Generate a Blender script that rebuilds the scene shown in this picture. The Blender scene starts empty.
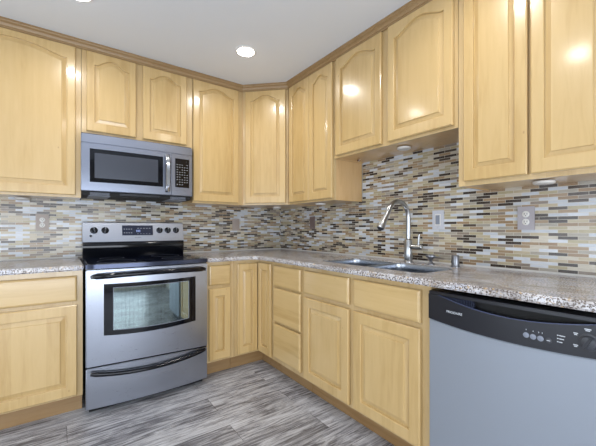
import bpy, bmesh, math, random
from mathutils import Vector, Matrix
PI = math.pi
random.seed(7)
S = bpy.context.scene
COL = S.collection

# ------------------------------------------------------------------ camera
cam_d = bpy.data.cameras.new('camera')
cam = bpy.data.objects.new('camera', cam_d); COL.objects.link(cam)
cam.location = (-1.9571, -3.0263, 1.1432)
cam.rotation_euler = (PI/2, 0, -0.6278)
cam_d.sensor_width = 36
cam_d.lens = 327.069/596*36
cam_d.shift_y = (228.546-223)/596
cam_d.clip_start = 0.02
S.camera = cam

# ------------------------------------------------------------------ world, lights, exposure
S.view_settings.view_transform = 'Standard'
S.view_settings.look = 'None'
S.view_settings.gamma = 1
S.view_settings.exposure = 0.0
W = bpy.data.worlds.new('world'); S.world = W
W.use_nodes = True
W.node_tree.nodes['Background'].inputs[0].default_value = (0.75, 0.85, 1, 1)
W.node_tree.nodes['Background'].inputs[1].default_value = 1.5
CEIL = 2.44
CANS = [(-0.862, -0.868), (-1.88, -0.866), (-0.80, -2.28), (-1.75, -2.30)]
def area(name, loc, rot, sx, sy, power, col, shape='RECTANGLE'):
    l = bpy.data.lights.new(name, 'AREA'); l.shape = shape; l.size = sx
    if shape == 'RECTANGLE': l.size_y = sy
    l.energy = power; l.color = col
    o = bpy.data.objects.new(name, l); COL.objects.link(o)
    o.location = loc; o.rotation_euler = rot
    return o
for i, (x, y) in enumerate(CANS):
    area('ceiling_lamp_light', (x, y, CEIL-0.022), (0, 0, 0), 0.10, 0.10, 4.4, (1, 0.95, 0.88), 'DISK').data.spread = math.radians(165)
# added fill at unseen windows behind and left, set low for base cabinets
area('window_fill', (-2.3, -5.12, 0.92), (PI/2, 0, 0), 3.0, 1.5, 96, (0.86, 0.92, 1.0))
area('window_fill', (-4.12, -2.3, 0.92), (PI/2, 0, -PI/2), 2.4, 1.5, 40, (0.86, 0.92, 1.0))

# ------------------------------------------------------------------ helpers
def lin(c):
    return tuple(((v/255)/12.92 if v/255 <= 0.04045 else ((v/255+0.055)/1.055)**2.4) for v in c) + (1,)
def mat(name, color=None, rough=0.5, metal=0.0, **kw):
    m = bpy.data.materials.new(name); m.use_nodes = True
    b = m.node_tree.nodes['Principled BSDF']
    if color: b.inputs['Base Color'].default_value = lin(color)
    b.inputs['Roughness'].default_value = rough
    b.inputs['Metallic'].default_value = metal
    for k, v in kw.items(): b.inputs[k.replace('_', ' ')].default_value = v
    return m
class NT:
    def __init__(s, m): s.t = m.node_tree; s.b = s.t.nodes['Principled BSDF']
    def n(s, typ, **kw):
        n = s.t.nodes.new(typ)
        for k, v in kw.items(): setattr(n, k, v)
        return n
    def l(s, a, b): s.t.links.new(a, b)
    def math(s, op, a, b=None):
        n = s.n('ShaderNodeMath', operation=op)
        for i, v in enumerate((a, b)):
            if v is None: continue
            if isinstance(v, (int, float)): n.inputs[i].default_value = v
            else: s.l(v, n.inputs[i])
        return n.outputs[0]
    def ramp(s, fac, stops, interp='LINEAR'):
        n = s.n('ShaderNodeValToRGB'); n.color_ramp.interpolation = interp
        e = n.color_ramp.elements
        while len(e) < len(stops): e.new(0.5)
        for el, (p, c) in zip(e, stops): el.position = p; el.color = lin(c) if len(c) == 3 else c
        s.l(fac, n.inputs[0]); return n.outputs[0]
    def mix(s, fac, a, b, mode='MIX'):
        n = s.n('ShaderNodeMix', data_type='RGBA', blend_type=mode)
        for i, v in ((0, fac), (6, a), (7, b)):
            if isinstance(v, (int, float)): n.inputs[i].default_value = v
            elif isinstance(v, tuple): n.inputs[i].default_value = v
            else: s.l(v, n.inputs[i])
        return n.outputs[2]
    def coords(s, scale=(1, 1, 1), rand=False, kind='Object'):
        tc = s.n('ShaderNodeTexCoord'); v = tc.outputs[kind]
        if rand:
            oi = s.n('ShaderNodeObjectInfo')
            mu = s.n('ShaderNodeVectorMath', operation='SCALE'); mu.inputs[0].default_value = (7.3, 5.1, 3.7)
            s.l(oi.outputs['Random'], mu.inputs['Scale'])
            ad = s.n('ShaderNodeVectorMath', operation='ADD'); s.l(v, ad.inputs[0]); s.l(mu.outputs[0], ad.inputs[1]); v = ad.outputs[0]
        mp = s.n('ShaderNodeMapping'); mp.inputs['Scale'].default_value = scale
        s.l(v, mp.inputs[0]); return mp.outputs[0]
    def noise(s, vec, scale, detail=3, rough=0.55, dist=0):
        n = s.n('ShaderNodeTexNoise'); s.l(vec, n.inputs['Vector'])
        n.inputs['Scale'].default_value = scale; n.inputs['Detail'].default_value = detail
        n.inputs['Roughness'].default_value = rough; n.inputs['Distortion'].default_value = dist
        return n.outputs['Fac']
    def bump(s, h, strength=0.2, dist=0.002):
        n = s.n('ShaderNodeBump'); n.inputs['Strength'].default_value = strength; n.inputs['Distance'].default_value = dist
        s.l(h, n.inputs['Height']); s.l(n.outputs[0], s.b.inputs['Normal'])

def wood(name, base, vertical=True, rough=0.3, contrast=1.0):
    m = mat(name, rough=rough); t = NT(m)
    v = t.coords((1, 1, 1), rand=True)
    sp = t.n('ShaderNodeSeparateXYZ'); t.l(v, sp.inputs[0])
    across = sp.outputs[0] if vertical else sp.outputs[2]
    st = t.math('FLOOR', t.math('MULTIPLY', across, 13.0))
    wn = t.n('ShaderNodeTexWhiteNoise', noise_dimensions='1D'); t.l(st, wn.inputs['W'])
    v2 = t.coords((9, 9, 0.9) if vertical else (0.9, 9, 9), rand=True)
    g = t.noise(v2, 4.0, 5, 0.6, 0.6)
    v3 = t.coords((2.2, 2.2, 0.7) if vertical else (0.7, 2.2, 2.2), rand=True)
    g2 = t.noise(v3, 3.0, 3, 0.5, 0.4)
    f = t.math('ADD', t.math('MULTIPLY', g, 0.55), t.math('ADD', t.math('MULTIPLY', g2, 0.25), t.math('MULTIPLY', wn.outputs[0], 0.24)))
    lo = tuple(max(0, c-int(d*contrast)) for c, d in zip(base, (14, 16, 18)))
    hi = tuple(min(255, c+int(d*contrast)) for c, d in zip(base, (6, 7, 8)))
    c = t.ramp(f, [(0.3, lo), (0.52, base), (0.74, hi)])
    # small pin knots
    vo = t.n('ShaderNodeTexVoronoi'); t.l(t.coords((5, 5, 3.0) if vertical else (3, 5, 5), rand=True), vo.inputs['Vector']); vo.inputs['Scale'].default_value = 1.3
    k = t.ramp(vo.outputs['Distance'], [(0.0, (150, 110, 70)), (0.035, (255, 255, 255))])
    c = t.mix(0.7, c, k, 'MULTIPLY')
    t.l(c, t.b.inputs['Base Color'])
    t.b.inputs['Coat Weight'].default_value = 0.7
    t.b.inputs['Coat Roughness'].default_value = 0.14
    t.bump(g, 0.05, 0.001)
    return m
M = {}
M['maple'] = wood('maple_vertical', (197, 167, 114))
M['maple_h'] = wood('maple_horizontal', (197, 167, 114), vertical=False)
M['maple_frame'] = wood('maple_frame', (196, 168, 120))
M['maple_crown_shaded'] = wood('maple_crown_shaded', (152, 124, 86), vertical=False)  # same maple as the doors, shade painted in as a darker brown
M['maple_crown_shaded'].node_tree.nodes['Principled BSDF'].inputs['Coat Weight'].default_value = 0.1
M['maple_crown_shaded'].node_tree.nodes['Principled BSDF'].inputs['Roughness'].default_value = 0.5
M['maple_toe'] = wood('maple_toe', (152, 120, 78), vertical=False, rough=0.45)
M['maple_inner'] = wood('maple_end', (206, 170, 120), vertical=True)

def steel(name, col, rough=0.28, axis=0):
    m = mat(name, col, rough, 1.0); t = NT(m)
    sc = [60, 60, 60]; sc[axis] = 0.6
    g = t.noise(t.coords(tuple(sc)), 6, 2)
    r = t.math('ADD', t.math('MULTIPLY', g, 0.12), rough-0.06)
    t.l(r, t.b.inputs['Roughness'])
    t.bump(g, 0.03, 0.0005)
    tg = t.n('ShaderNodeTangent', direction_type='RADIAL', axis='Z'); t.l(tg.outputs[0], t.b.inputs['Tangent'])
    t.b.inputs['Anisotropic'].default_value = 0.6
    return m
M['steel'] = steel('brushed_stainless', (166, 171, 183), 0.3)
M['steel_sink'] = steel('sink_stainless', (172, 178, 188), 0.28)
M['nickel'] = mat('brushed_nickel', (176, 178, 180), 0.28, 1.0)
M['handle_steel'] = mat('polished_handle', (200, 205, 215), 0.15, 1.0)
M['dw_grey'] = mat('dishwasher_grey', (143, 150, 161), 0.42, 0.25)
M['black'] = mat('black_enamel', (14, 14, 18), 0.22)
M['black_gloss'] = mat('black_glass', (6, 8, 16), 0.07, Specular_IOR_Level=0.35)
M['hob'] = mat('cooktop_black_glass', (18, 23, 40), 0.08, Specular_IOR_Level=0.6)  # navy tint paints bluish reflections into the black glass
M['nickel_dark'] = mat('satin_nickel', (138, 140, 146), 0.34, 1.0)
M['black_plastic'] = mat('black_plastic', (20, 22, 31), 0.34)
M['black_matte'] = mat('black_matte', (12, 12, 13), 0.7)
M['black_metal'] = mat('black_trim_metal', (58, 64, 84), 0.16, 0.6)
M['steel_dimmed'] = steel('microwave_stainless_dimmed', (146, 152, 168), 0.3)  # same steel as the range, dimmer reflection painted in as a darker colour
M['dark_grey'] = mat('dark_grey', (58, 60, 66), 0.4)
M['mid_grey'] = mat('mid_grey_print', (126, 132, 145), 0.5)
M['print'] = mat('white_print', (200, 205, 212), 0.5)
M['white'] = mat('white_plastic', (214, 212, 208), 0.35)
M['plate_taupe'] = mat('taupe_plate', (160, 148, 140), 0.4)
M['plate_brown'] = mat('brown_plate', (112, 96, 92), 0.4)
M['plate_grey'] = mat('grey_plate', (186, 188, 196), 0.4)
M['ceiling'] = mat('ceiling_paint', (222, 226, 231), 0.9)
M['wall'] = mat('wall_paint', (205, 200, 190), 0.9)
M['plate_mid'] = mat('mid_grey_plate', (162, 158, 164), 0.4)
M['caulk'] = mat('white_caulk', (205, 203, 200), 0.5)
M['display'] = mat('blue_black_display', (30, 36, 60), 0.1)
M['enamel'] = mat('oven_enamel', (120, 128, 124), 0.4)
m = mat('lamp_lens', (255, 250, 240), 0.4); m.node_tree.nodes['Principled BSDF'].inputs['Emission Color'].default_value = (1, 0.97, 0.92, 1)
m.node_tree.nodes['Principled BSDF'].inputs['Emission Strength'].default_value = 14.0; M['lamp'] = m
m = mat('lamp_trim', (235, 235, 232), 0.5); M['lamp_trim'] = m
# window glass of the room
m = mat('clear_glass', (235, 245, 250), 0.02); m.node_tree.nodes['Principled BSDF'].inputs['Transmission Weight'].default_value = 1.0
m.node_tree.nodes['Principled BSDF'].inputs['IOR'].default_value = 1.45; M['glass'] = m
# half mirrored door glass (oven / microwave)
def half_mirror(name, tint, fac, rough=0.04):
    m = bpy.data.materials.new(name); m.use_nodes = True; nt = m.node_tree; nt.nodes.clear()
    o = nt.nodes.new('ShaderNodeOutputMaterial'); mx = nt.nodes.new('ShaderNodeMixShader')
    g = nt.nodes.new('ShaderNodeBsdfGlossy'); tr = nt.nodes.new('ShaderNodeBsdfTransparent')
    g.inputs['Color'].default_value = lin(tint); g.inputs['Roughness'].default_value = rough
    tr.inputs['Color'].default_value = (0.7, 0.76, 0.78, 1)
    mx.inputs[0].default_value = fac
    nt.links.new(tr.outputs[0], mx.inputs[1]); nt.links.new(g.outputs[0], mx.inputs[2]); nt.links.new(mx.outputs[0], o.inputs[0])
    return m
M['oven_glass'] = half_mirror('oven_glass', (196, 214, 214), 0.5)

# mosaic
def mosaic(name, ax):
    m = mat(name, rough=0.25); t = NT(m)
    tc = t.n('ShaderNodeTexCoord'); sp = t.n('ShaderNodeSeparateXYZ'); t.l(tc.outputs['Object'], sp.inputs[0])
    cb = t.n('ShaderNodeCombineXYZ')
    t.l(t.math('ADD', sp.outputs[ax], 20.0), cb.inputs[0]); t.l(t.math('SUBTRACT', sp.outputs[2], 0.93-0.0160*2), cb.inputs[1])
    br = t.n('ShaderNodeTexBrick'); t.l(cb.outputs[0], br.inputs['Vector'])
    br.offset = 0.5; br.offset_frequency = 2; br.squash = 1
    br.inputs['Color1'].default_value = (0, 0, 0, 1); br.inputs['Color2'].default_value = (1, 1, 1, 1)
    br.inputs['Mortar'].default_value = (0.5, 0.5, 0.5, 1)
    br.inputs['Scale'].default_value = 1.0; br.inputs['Mortar Size'].default_value = 0.0009
    br.inputs['Mortar Smooth'].default_value = 0.1; br.inputs['Bias'].default_value = 0
    br.inputs['Brick Width'].default_value = 0.077; br.inputs['Row Height'].default_value = 0.0160
    row = t.math('FLOOR', t.math('DIVIDE', t.math('SUBTRACT', sp.outputs[2], 0.93-0.0160*2), 0.0160))
    sh = t.math('MULTIPLY', t.math('SUBTRACT', 1.0, t.math('FLOORED_MODULO', row, 2.0)), 0.5)
    col = t.math('FLOOR', t.math('ADD', t.math('DIVIDE', t.math('ADD', sp.outputs[ax], 20.0), 0.077), sh))
    cv = t.n('ShaderNodeCombineXYZ'); t.l(col, cv.inputs[0]); t.l(row, cv.inputs[1]); cv.inputs[2].default_value = 3.7+ax
    wn = t.n('ShaderNodeTexWhiteNoise', noise_dimensions='3D'); t.l(cv.outputs[0], wn.inputs['Vector'])
    c = t.ramp(wn.outputs['Value'], [(0.0, (62, 53, 47)), (0.13, (158, 136, 108)), (0.23, (184, 172, 146)), (0.34, (190, 196, 204)),
        (0.45, (138, 126, 114)), (0.54, (172, 162, 132)), (0.63, (196, 189, 174)), (0.72, (78, 68, 60)), (0.77, (162, 156, 144)), (0.86, (204, 209, 217)), (0.95, (148, 124, 96))], 'CONSTANT')
    nz = t.noise(t.coords((6, 6, 60)), 4, 2)
    c = t.mix(0.25, c, t.ramp(nz, [(0.3, (150, 145, 140)), (0.7, (255, 255, 255))]), 'MULTIPLY')
    c = t.mix(br.outputs['Fac'], c, lin((196, 190, 178)))
    t.l(c, t.b.inputs['Base Color'])
    r = t.math('ADD', t.math('MULTIPLY', br.outputs['Fac'], 0.5), 0.2); t.l(r, t.b.inputs['Roughness'])
    t.bump(t.math('SUBTRACT', 1.0, br.outputs['Fac']), 0.35, 0.001)
    return m
M['mosaic_back'] = mosaic('mosaic_back', 0); M['mosaic_right'] = mosaic('mosaic_right', 1)

# granite
def granite(name):
    m = mat(name, rough=0.16); t = NT(m)
    v = t.coords((1, 1, 1))
    big = t.noise(t.coords((2.2, 1.2, 2)), 3.2, 5, 0.62, 1.2)
    c = t.ramp(big, [(0.3, (142, 134, 132)), (0.42, (178, 173, 172)), (0.54, (208, 206, 208)), (0.68, (172, 175, 188))])
    sp = t.noise(v, 150, 3, 0.6)
    c = t.mix(t.ramp(sp, [(0.43, (255, 255, 255)), (0.51, (0, 0, 0))]), c, lin((92, 80, 72)))
    sp2 = t.noise(t.coords((1.1, 1, 1.3)), 60, 3, 0.6)
    c = t.mix(t.ramp(sp2, [(0.6, (0, 0, 0)), (0.68, (255, 255, 255))]), c, lin((188, 160, 122)))
    sp3 = t.noise(t.coords((1, 1.2, 0.9)), 42, 3, 0.7)
    c = t.mix(t.ramp(sp3, [(0.66, (0, 0, 0)), (0.70, (255, 255, 255))]), c, lin((72, 76, 98)))
    t.l(c, t.b.inputs['Base Color'])
    return m
M['granite'] = granite('speckled_granite')

# floor planks along X
def planks():
    m = mat('grey_plank_floor', rough=0.42); t = NT(m)
    tc = t.n('ShaderNodeTexCoord'); mp = t.n('ShaderNodeMapping'); mp.inputs['Location'].default_value = (0.709, -0.01, 0)
    t.l(tc.outputs['Object'], mp.inputs[0])
    br = t.n('ShaderNodeTexBrick'); t.l(mp.outputs[0], br.inputs['Vector'])
    br.offset = 0.37; br.offset_frequency = 2
    br.inputs['Color1'].default_value = (0, 0, 0, 1); br.inputs['Color2'].default_value = (1, 1, 1, 1)
    br.inputs['Scale'].default_value = 1; br.inputs['Mortar Size'].default_value = 0.0011; br.inputs['Mortar Smooth'].default_value = 0
    br.inputs['Brick Width'].default_value = 1.22; br.inputs['Row Height'].default_value = 0.18
    sh = t.n('ShaderNodeVectorMath', operation='MULTIPLY_ADD'); t.l(br.outputs['Color'], sh.inputs[0])
    sh.inputs[1].default_value = (9, 5, 3); t.l(mp.outputs[0], sh.inputs[2])
    def g(scale, s, d, r, dist):
        m2 = t.n('ShaderNodeMapping'); m2.inputs['Scale'].default_value = scale; t.l(sh.outputs[0], m2.inputs[0])
        return t.noise(m2.outputs[0], s, d, r, dist)
    g1 = g((1.1, 11, 1), 2.6, 7, 0.72, 2.2); g2 = g((1.6, 60, 1), 2.0, 6, 0.75, 1.2); g3 = g((0.9, 2.6, 1), 2.2, 3, 0.5, 0.8)
    f = t.math('ADD', t.math('ADD', t.math('MULTIPLY', g1, 0.5), t.math('MULTIPLY', g2, 0.3)), t.math('MULTIPLY', g3, 0.2))
    f = t.math('ADD', f, t.math('MULTIPLY', t.math('SUBTRACT', br.outputs['Color'], 0.5), 0.04))
    c = t.ramp(f, [(0.37, (56, 55, 58)), (0.44, (98, 97, 102)), (0.49, (142, 142, 147)), (0.54, (180, 181, 186)), (0.64, (212, 214, 219))])
    c = t.mix(br.outputs['Fac'], c, lin((66, 64, 66)))
    t.l(c, t.b.inputs['Base Color']); t.bump(f, 0.12, 0.002)
    return m
M['floor'] = planks()

def link(name, me, material=None, parent=None):
    o = bpy.data.objects.new(name, me); COL.objects.link(o)
    if material is not None: me.materials.append(material if not isinstance(material, str) else M[material])
    if parent is not None: o.parent = parent
    return o
def finish(name, bm, material, parent=None, bevel=0, seg=2, smooth=True, ang=35):
    if bevel:
        es = [e for e in bm.edges if len(e.link_faces) == 2 and e.calc_face_angle(0) > math.radians(40)]
        bmesh.ops.bevel(bm, geom=es, offset=bevel, segments=seg, affect='EDGES', clamp_overlap=True)
    bmesh.ops.recalc_face_normals(bm, faces=bm.faces)
    me = bpy.data.meshes.new(name); bm.to_mesh(me); bm.free()
    if smooth:
        me.polygons.foreach_set('use_smooth', [True]*len(me.polygons))
        me.set_sharp_from_angle(angle=math.radians(ang))
    return link(name, me, material, parent)
def box(bm, x0, x1, y0, y1, z0, z1):
    vs = [bm.verts.new(p) for p in ((x0,y0,z0),(x1,y0,z0),(x1,y1,z0),(x0,y1,z0),(x0,y0,z1),(x1,y0,z1),(x1,y1,z1),(x0,y1,z1))]
    for f in ((0,3,2,1),(4,5,6,7),(0,1,5,4),(1,2,6,5),(2,3,7,6),(3,0,4,7)): bm.faces.new([vs[i] for i in f])
    return vs
def boxes(name, material, parent, *bs, bevel=0.0015, seg=2):
    bm = bmesh.new()
    for b in bs: box(bm, *b)
    return finish(name, bm, material, parent, bevel, seg)
def prism(bm, pts, z0, z1):
    a = [bm.verts.new((x, y, z0)) for x, y in pts]; b = [bm.verts.new((x, y, z1)) for x, y in pts]
    bm.faces.new(a[::-1]); bm.faces.new(b)
    for i in range(len(a)):
        j = (i+1) % len(a); bm.faces.new((a[i], a[j], b[j], b[i]))
def lathe(bm, prof, c=(0,0,0), axis='z', n=24, cap=True):
    rings = []
    for r, h in prof:
        ring = []
        for k in range(n):
            a = 2*PI*k/n; p = (r*math.cos(a), r*math.sin(a), h)
            if axis == 'x': p = (h, p[0], p[1])
            elif axis == 'y': p = (p[0], h, p[1])
            ring.append(bm.verts.new((c[0]+p[0], c[1]+p[1], c[2]+p[2])))
        rings.append(ring)
    for a, b in zip(rings, rings[1:]):
        for k in range(n): bm.faces.new((a[k], a[(k+1) % n], b[(k+1) % n], b[k]))
    if cap: bm.faces.new(rings[0][::-1]); bm.faces.new(rings[-1])
def tube(bm, pts, rad, n=12):
    pts = [Vector(p) for p in pts]; rings = []
    rs = rad if isinstance(rad, (list, tuple)) else [rad]*len(pts)
    up = None
    for i, p in enumerate(pts):
        d = (pts[min(i+1, len(pts)-1)]-pts[max(i-1, 0)]).normalized()
        if up is None:
            up = d.orthogonal().normalized()
        up = (up-d*up.dot(d)).normalized(); s = d.cross(up)
        rings.append([bm.verts.new(p+(up*math.cos(2*PI*k/n)+s*math.sin(2*PI*k/n))*rs[i]) for k in range(n)])
    for a, b in zip(rings, rings[1:]):
        for k in range(n): bm.faces.new((a[k], a[(k+1) % n], b[(k+1) % n], b[k]))
    bm.faces.new(rings[0][::-1]); bm.faces.new(rings[-1])
def rrect(x0, x1, y0, y1, r, n=5):
    out = []
    for cx, cy, a0 in ((x1-r, y0+r, -PI/2), (x1-r, y1-r, 0), (x0+r, y1-r, PI/2), (x0+r, y0+r, PI)):
        for k in range(n+1):
            a = a0+PI/2*k/n; out.append((cx+r*math.cos(a), cy+r*math.sin(a)))
    return out
def thing(name, label, cat, loc=(0,0,0), rz=0, group=None):
    o = bpy.data.objects.new(name, None); COL.objects.link(o); o.location = loc; o.rotation_euler = (0, 0, rz)
    o.empty_display_size = 0.05
    return tag(o, label, cat, group)
def tag(o, label, cat, group=None):
    o['label'] = label; o['category'] = cat
    if group: o['group'] = group
    return o
def struct(o, label=None):
    o['kind'] = 'structure'
    if label: o['label'] = label
    return o
def text(name, s, size, material, parent, loc, rot, extrude=0.0004, bold=0.0):
    cu = bpy.data.curves.new(name, 'FONT'); cu.body = s; cu.size = size; cu.extrude = extrude; cu.offset = bold
    cu.align_x = 'CENTER'; cu.align_y = 'CENTER'
    t = bpy.data.objects.new(name+'_tmp', cu); COL.objects.link(t)
    dg = bpy.context.evaluated_depsgraph_get(); dg.update()
    me = bpy.data.meshes.new_from_object(t.evaluated_get(dg)); bpy.data.objects.remove(t)
    me.materials.clear()
    o = link(name, me, material, parent); o.location = loc; o.rotation_euler = rot
    return o

# ------------------------------------------------------------------ setting
RX0, RY0 = -4.2, -5.2
struct(boxes('floor', 'floor', None, (RX0, 0, RY0, 0, -0.05, 0), bevel=0), 'grey wood-look plank floor')
struct(boxes('ceiling', 'ceiling', None, (RX0, 0, RY0, 0, CEIL, CEIL+0.05), bevel=0), 'smooth pale grey ceiling')
struct(boxes('wall_back', 'wall', None, (RX0, 0.1, 0, 0.1, -0.05, CEIL+0.05), bevel=0))
struct(boxes('wall_right', 'wall', None, (0, 0.1, RY0-0.1, 0, -0.05, CEIL+0.05), bevel=0))
wz0, wz1 = 0.12, 1.85  # unseen windows, set low to throw light on the base cabinets
struct(boxes('wall_left', 'wall', None, (RX0-0.1, RX0, RY0, 0, -0.05, wz0), (RX0-0.1, RX0, RY0, 0, wz1, CEIL+0.05),
    (RX0-0.1, RX0, RY0, -3.5, wz0, wz1), (RX0-0.1, RX0, -1.1, 0, wz0, wz1), bevel=0))
struct(boxes('wall_front', 'wall', None, (RX0, 0, RY0-0.1, RY0, -0.05, wz0), (RX0, 0, RY0-0.1, RY0, wz1, CEIL+0.05),
    (RX0, -3.8, RY0-0.1, RY0, wz0, wz1), (-0.8, 0, RY0-0.1, RY0, wz0, wz1), bevel=0))
def window(n, x0, x1, horiz):
    z0, z1 = wz0, wz1; f = 0.06; mid = (x0+x1)/2
    bs = [(x0, x1, z0, z0+f), (x0, x1, z1-f, z1), (x0, x0+f, z0+f, z1-f), (x1-f, x1, z0+f, z1-f), (mid-f/2, mid+f/2, z0+f, z1-f)]
    pane = (x0+f, x1-f, z0+f, z1-f)
    if horiz:
        w = boxes('window_%d' % n, 'white', None, *[(a, b, RY0-0.08, RY0-0.02, c, d) for a, b, c, d in bs])
        g = boxes('window_pane', 'glass', w, (pane[0], pane[1], RY0-0.055, RY0-0.05, pane[2], pane[3]), bevel=0)
    else:
        w = boxes('window_%d' % n, 'white', None, *[(RX0-0.08, RX0-0.02, a, b, c, d) for a, b, c, d in bs])
        g = boxes('window_pane', 'glass', w, (RX0-0.055, RX0-0.05, pane[0], pane[1], pane[2], pane[3]), bevel=0)
    struct(w)
window(1, -3.8, -0.8, True); window(2, -3.5, -1.1, False)

# mosaic backsplash, as thin tiled slabs on the two walls
T = 0.005
struct(boxes('trim_1', 'mosaic_back', None, (-2.56, 0, -T, 0, 0.93, 1.375), (-1.85, -1.06, -T, 0, 0.9, 0.93), bevel=0), 'narrow glass and stone mosaic backsplash behind the range')
struct(boxes('trim_2', 'mosaic_right', None, (-T, 0, -2.81, -T, 0.93, 1.375), (-T, 0, -2.15, -1.215, 1.375, 1.675), bevel=0), 'narrow glass and stone mosaic backsplash behind the sink')
struct(boxes('trim_3', 'caulk', None, (-0.009, 0, -2.81, -0.009, 0.9205, 0.93), (-1.06, 0, -0.009, 0, 0.9205, 0.93), bevel=0), 'white caulk line where counter meets mosaic')
struct(boxes('trim_4', 'caulk', None, (-2.56, -1.855, -0.009, 0, 0.9205, 0.93), bevel=0), 'white caulk line left of the range')

# ------------------------------------------------------------------ cabinet pieces
def offset_poly(pts, d):
    n = len(pts); out = []
    for i in range(n):
        p0, p1, p2 = Vector(pts[i-1]), Vector(pts[i]), Vector(pts[(i+1) % n])
        a = (p1-p0).normalized(); b = (p2-p1).normalized()
        na = Vector((-a.y, a.x)); nb = Vector((-b.y, b.x))     # inward for ccw
        m = (na+nb); m = m.normalized() if m.length > 1e-6 else na
        k = d/max(0.35, m.dot(na)); out.append(tuple(p1+m*k))
    return out
def opening(w, h, st, rb, rt, rise, x0=0):
    a, b = st, w-st; zt = h-rt
    pts = [(a, rb), (b, rb)]
    if not rise: pts += [(b, zt), (a, zt)]
    else:
        n = 22
        ear = min(0.022, (b-a)*0.09)
        pts.append((b, zt))
        for k in range(n+1):
            s = k/n; x = b-ear-(b-a-2*ear)*s
            pts.append((x, zt+rise*math.sin(PI*s)**1.15 - (0.004 if 0 < k < n else 0)*0))
        pts.append((a, zt))
    return pts
def panel_door(parent, x0, x1, z0, z1, yf, st=0.052, rb=0.058, rt=0.058, rise=0.0, th=0.02, name='door', bev=0.024):
    """raised-panel door; front face at y = yf (towards -y)"""
    w, h = x1-x0, z1-z0
    op = opening(w, h, st, rb, rt, rise)
    bm = bmesh.new()
    # frame: front with hole, routed outer edge
    e = 0.005
    out = [(0, 0), (w, 0), (w, h), (0, h)]; inn = [(e, e), (w-e, e), (w-e, h-e), (e, h-e)]
    def ring(pts, y): return [bm.verts.new((p[0], y, p[1])) for p in pts]
    def bridge(a, b):
        for i in range(len(a)):
            j = (i+1) % len(a); bm.faces.new((a[i], a[j], b[j], b[i]))
    back = ring(out, th); mid = ring(out, e); fr = ring(inn, 0)
    bm.faces.new(back[::-1]); bridge(back, mid); bridge(mid, fr)
    o1 = ring(op, 0); o2 = ring(offset_poly(op, 0.0025), 0.002); o3 = ring(offset_poly(op, 0.0035), 0.0115)
    edges = []
    for r in (fr, o1):
        for i in range(len(r)):
            j = (i+1) % len(r)
            edges.append(bm.edges.get((r[i], r[j])) or bm.edges.new((r[i], r[j])))
    bmesh.ops.triangle_fill(bm, use_beauty=True, use_dissolve=False, edges=edges)
    bridge(o1, o2); bridge(o2, o3)
    d = finish(name, bm, 'maple', parent, ang=28)
    d.location = (x0, yf, z0)
    bm = bmesh.new()
    p1 = ring(offset_poly(op, 0.0005), 0.0118); p1b = ring(offset_poly(op, 0.0075), 0.0118); p2 = ring(offset_poly(op, 0.006+bev), 0.0060); p2b = ring(offset_poly(op, 0.0075+bev), 0.0015); p3 = ring(offset_poly(op, 0.010+bev), 0.0006)
    bridge(p1, p1b); bridge(p1b, p2); bridge(p2, p2b); bridge(p2b, p3); bm.faces.new(p3)
    p0 = ring(offset_poly(op, 0.0005), 0.016); bridge(p0, p1); bm.faces.new(p0[::-1])
    finish('raised_panel', bm, 'maple', d, ang=8)
    return d
def drawer_front(parent, x0, x1, z0, z1, yf, th=0.02, name='drawer'):
    w, h = x1-x0, z1-z0; bm = bmesh.new()
    def ring(o, y): return [bm.verts.new(p) for p in ((o, y, o), (w-o, y, o), (w-o, y, h-o), (o, y, h-o))]
    rs = [ring(0, th), ring(0, 0.008), ring(0.004, 0.0025), ring(0.012, 0)]
    bm.faces.new(rs[0][::-1]); bm.faces.new(rs[-1])
    for a, b in zip(rs, rs[1:]):
        for i in range(4): bm.faces.new((a[i], a[(i+1) % 4], b[(i+1) % 4], b[i]))
    d = finish(name, bm, 'maple_h', parent, ang=4); d.location = (x0, yf, z0)
    return d
def frame_part(parent, w, d, z0, z1, stiles, rails, fw=0.02):
    """face frame: stiles (x0,x1) full height; rails (x0,x1,z0,z1)"""
    bs = [(a, b, -d, -d+fw, z0, z1) for a, b in stiles] + [(a, b, -d+0.0003, -d+fw, c, e) for a, b, c, e in rails]
    return boxes('face_frame', 'maple_frame', parent, *bs, bevel=0.0008, seg=1)
def upper_body(parent, w, d, z0, z1, depth_frame=0.02):
    t = 0.016
    return boxes('body', 'maple_inner', parent, (0.001, t, -d+depth_frame, -0.008, z0, z1), (w-t, w-0.001, -d+depth_frame, -0.008, z0, z1),
        (t, w-t, -d+depth_frame, -0.008, z0+0.004, z0+0.018), (t, w-t, -d+depth_frame, -0.008, z1-0.018, z1), (t, w-t, -0.014, -0.008, z0+0.018, z1-0.018), bevel=0.0006, seg=1)
ZT = 2.436; DT = 2.384; UD = 0.305
def upper(label, loc, rz, w, z0, doors, dz0, d=UD):
    t = thing('wall_cabinet', label, 'cabinet', loc, rz, 'maple wall cabinets')
    upper_body(t, w, d, z0, ZT)
    st = [(0.0008, doors[0][0]+0.012)]
    for a, b in zip(doors, doors[1:]):
        st.append((a[1]-0.012, b[0]+0.012))
    st.append((doors[-1][1]-0.012, w-0.0008))
    rails = []
    for a, b in zip(st, st[1:]): rails += [(a[1], b[0], z0, dz0+0.03), (a[1], b[0], DT-0.03, ZT)]
    frame_part(t, w, d, z0, ZT, st, rails)
    for a, b in doors:
        ww = b-a
        panel_door(t, a, b, dz0, DT, -d-0.0228, st=min(0.046, ww*0.17), rise=0.048 if ww > 0.3 else 0.042, rt=0.086, bev=0.023 if ww > 0.3 else 0.018)
    return t
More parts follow.
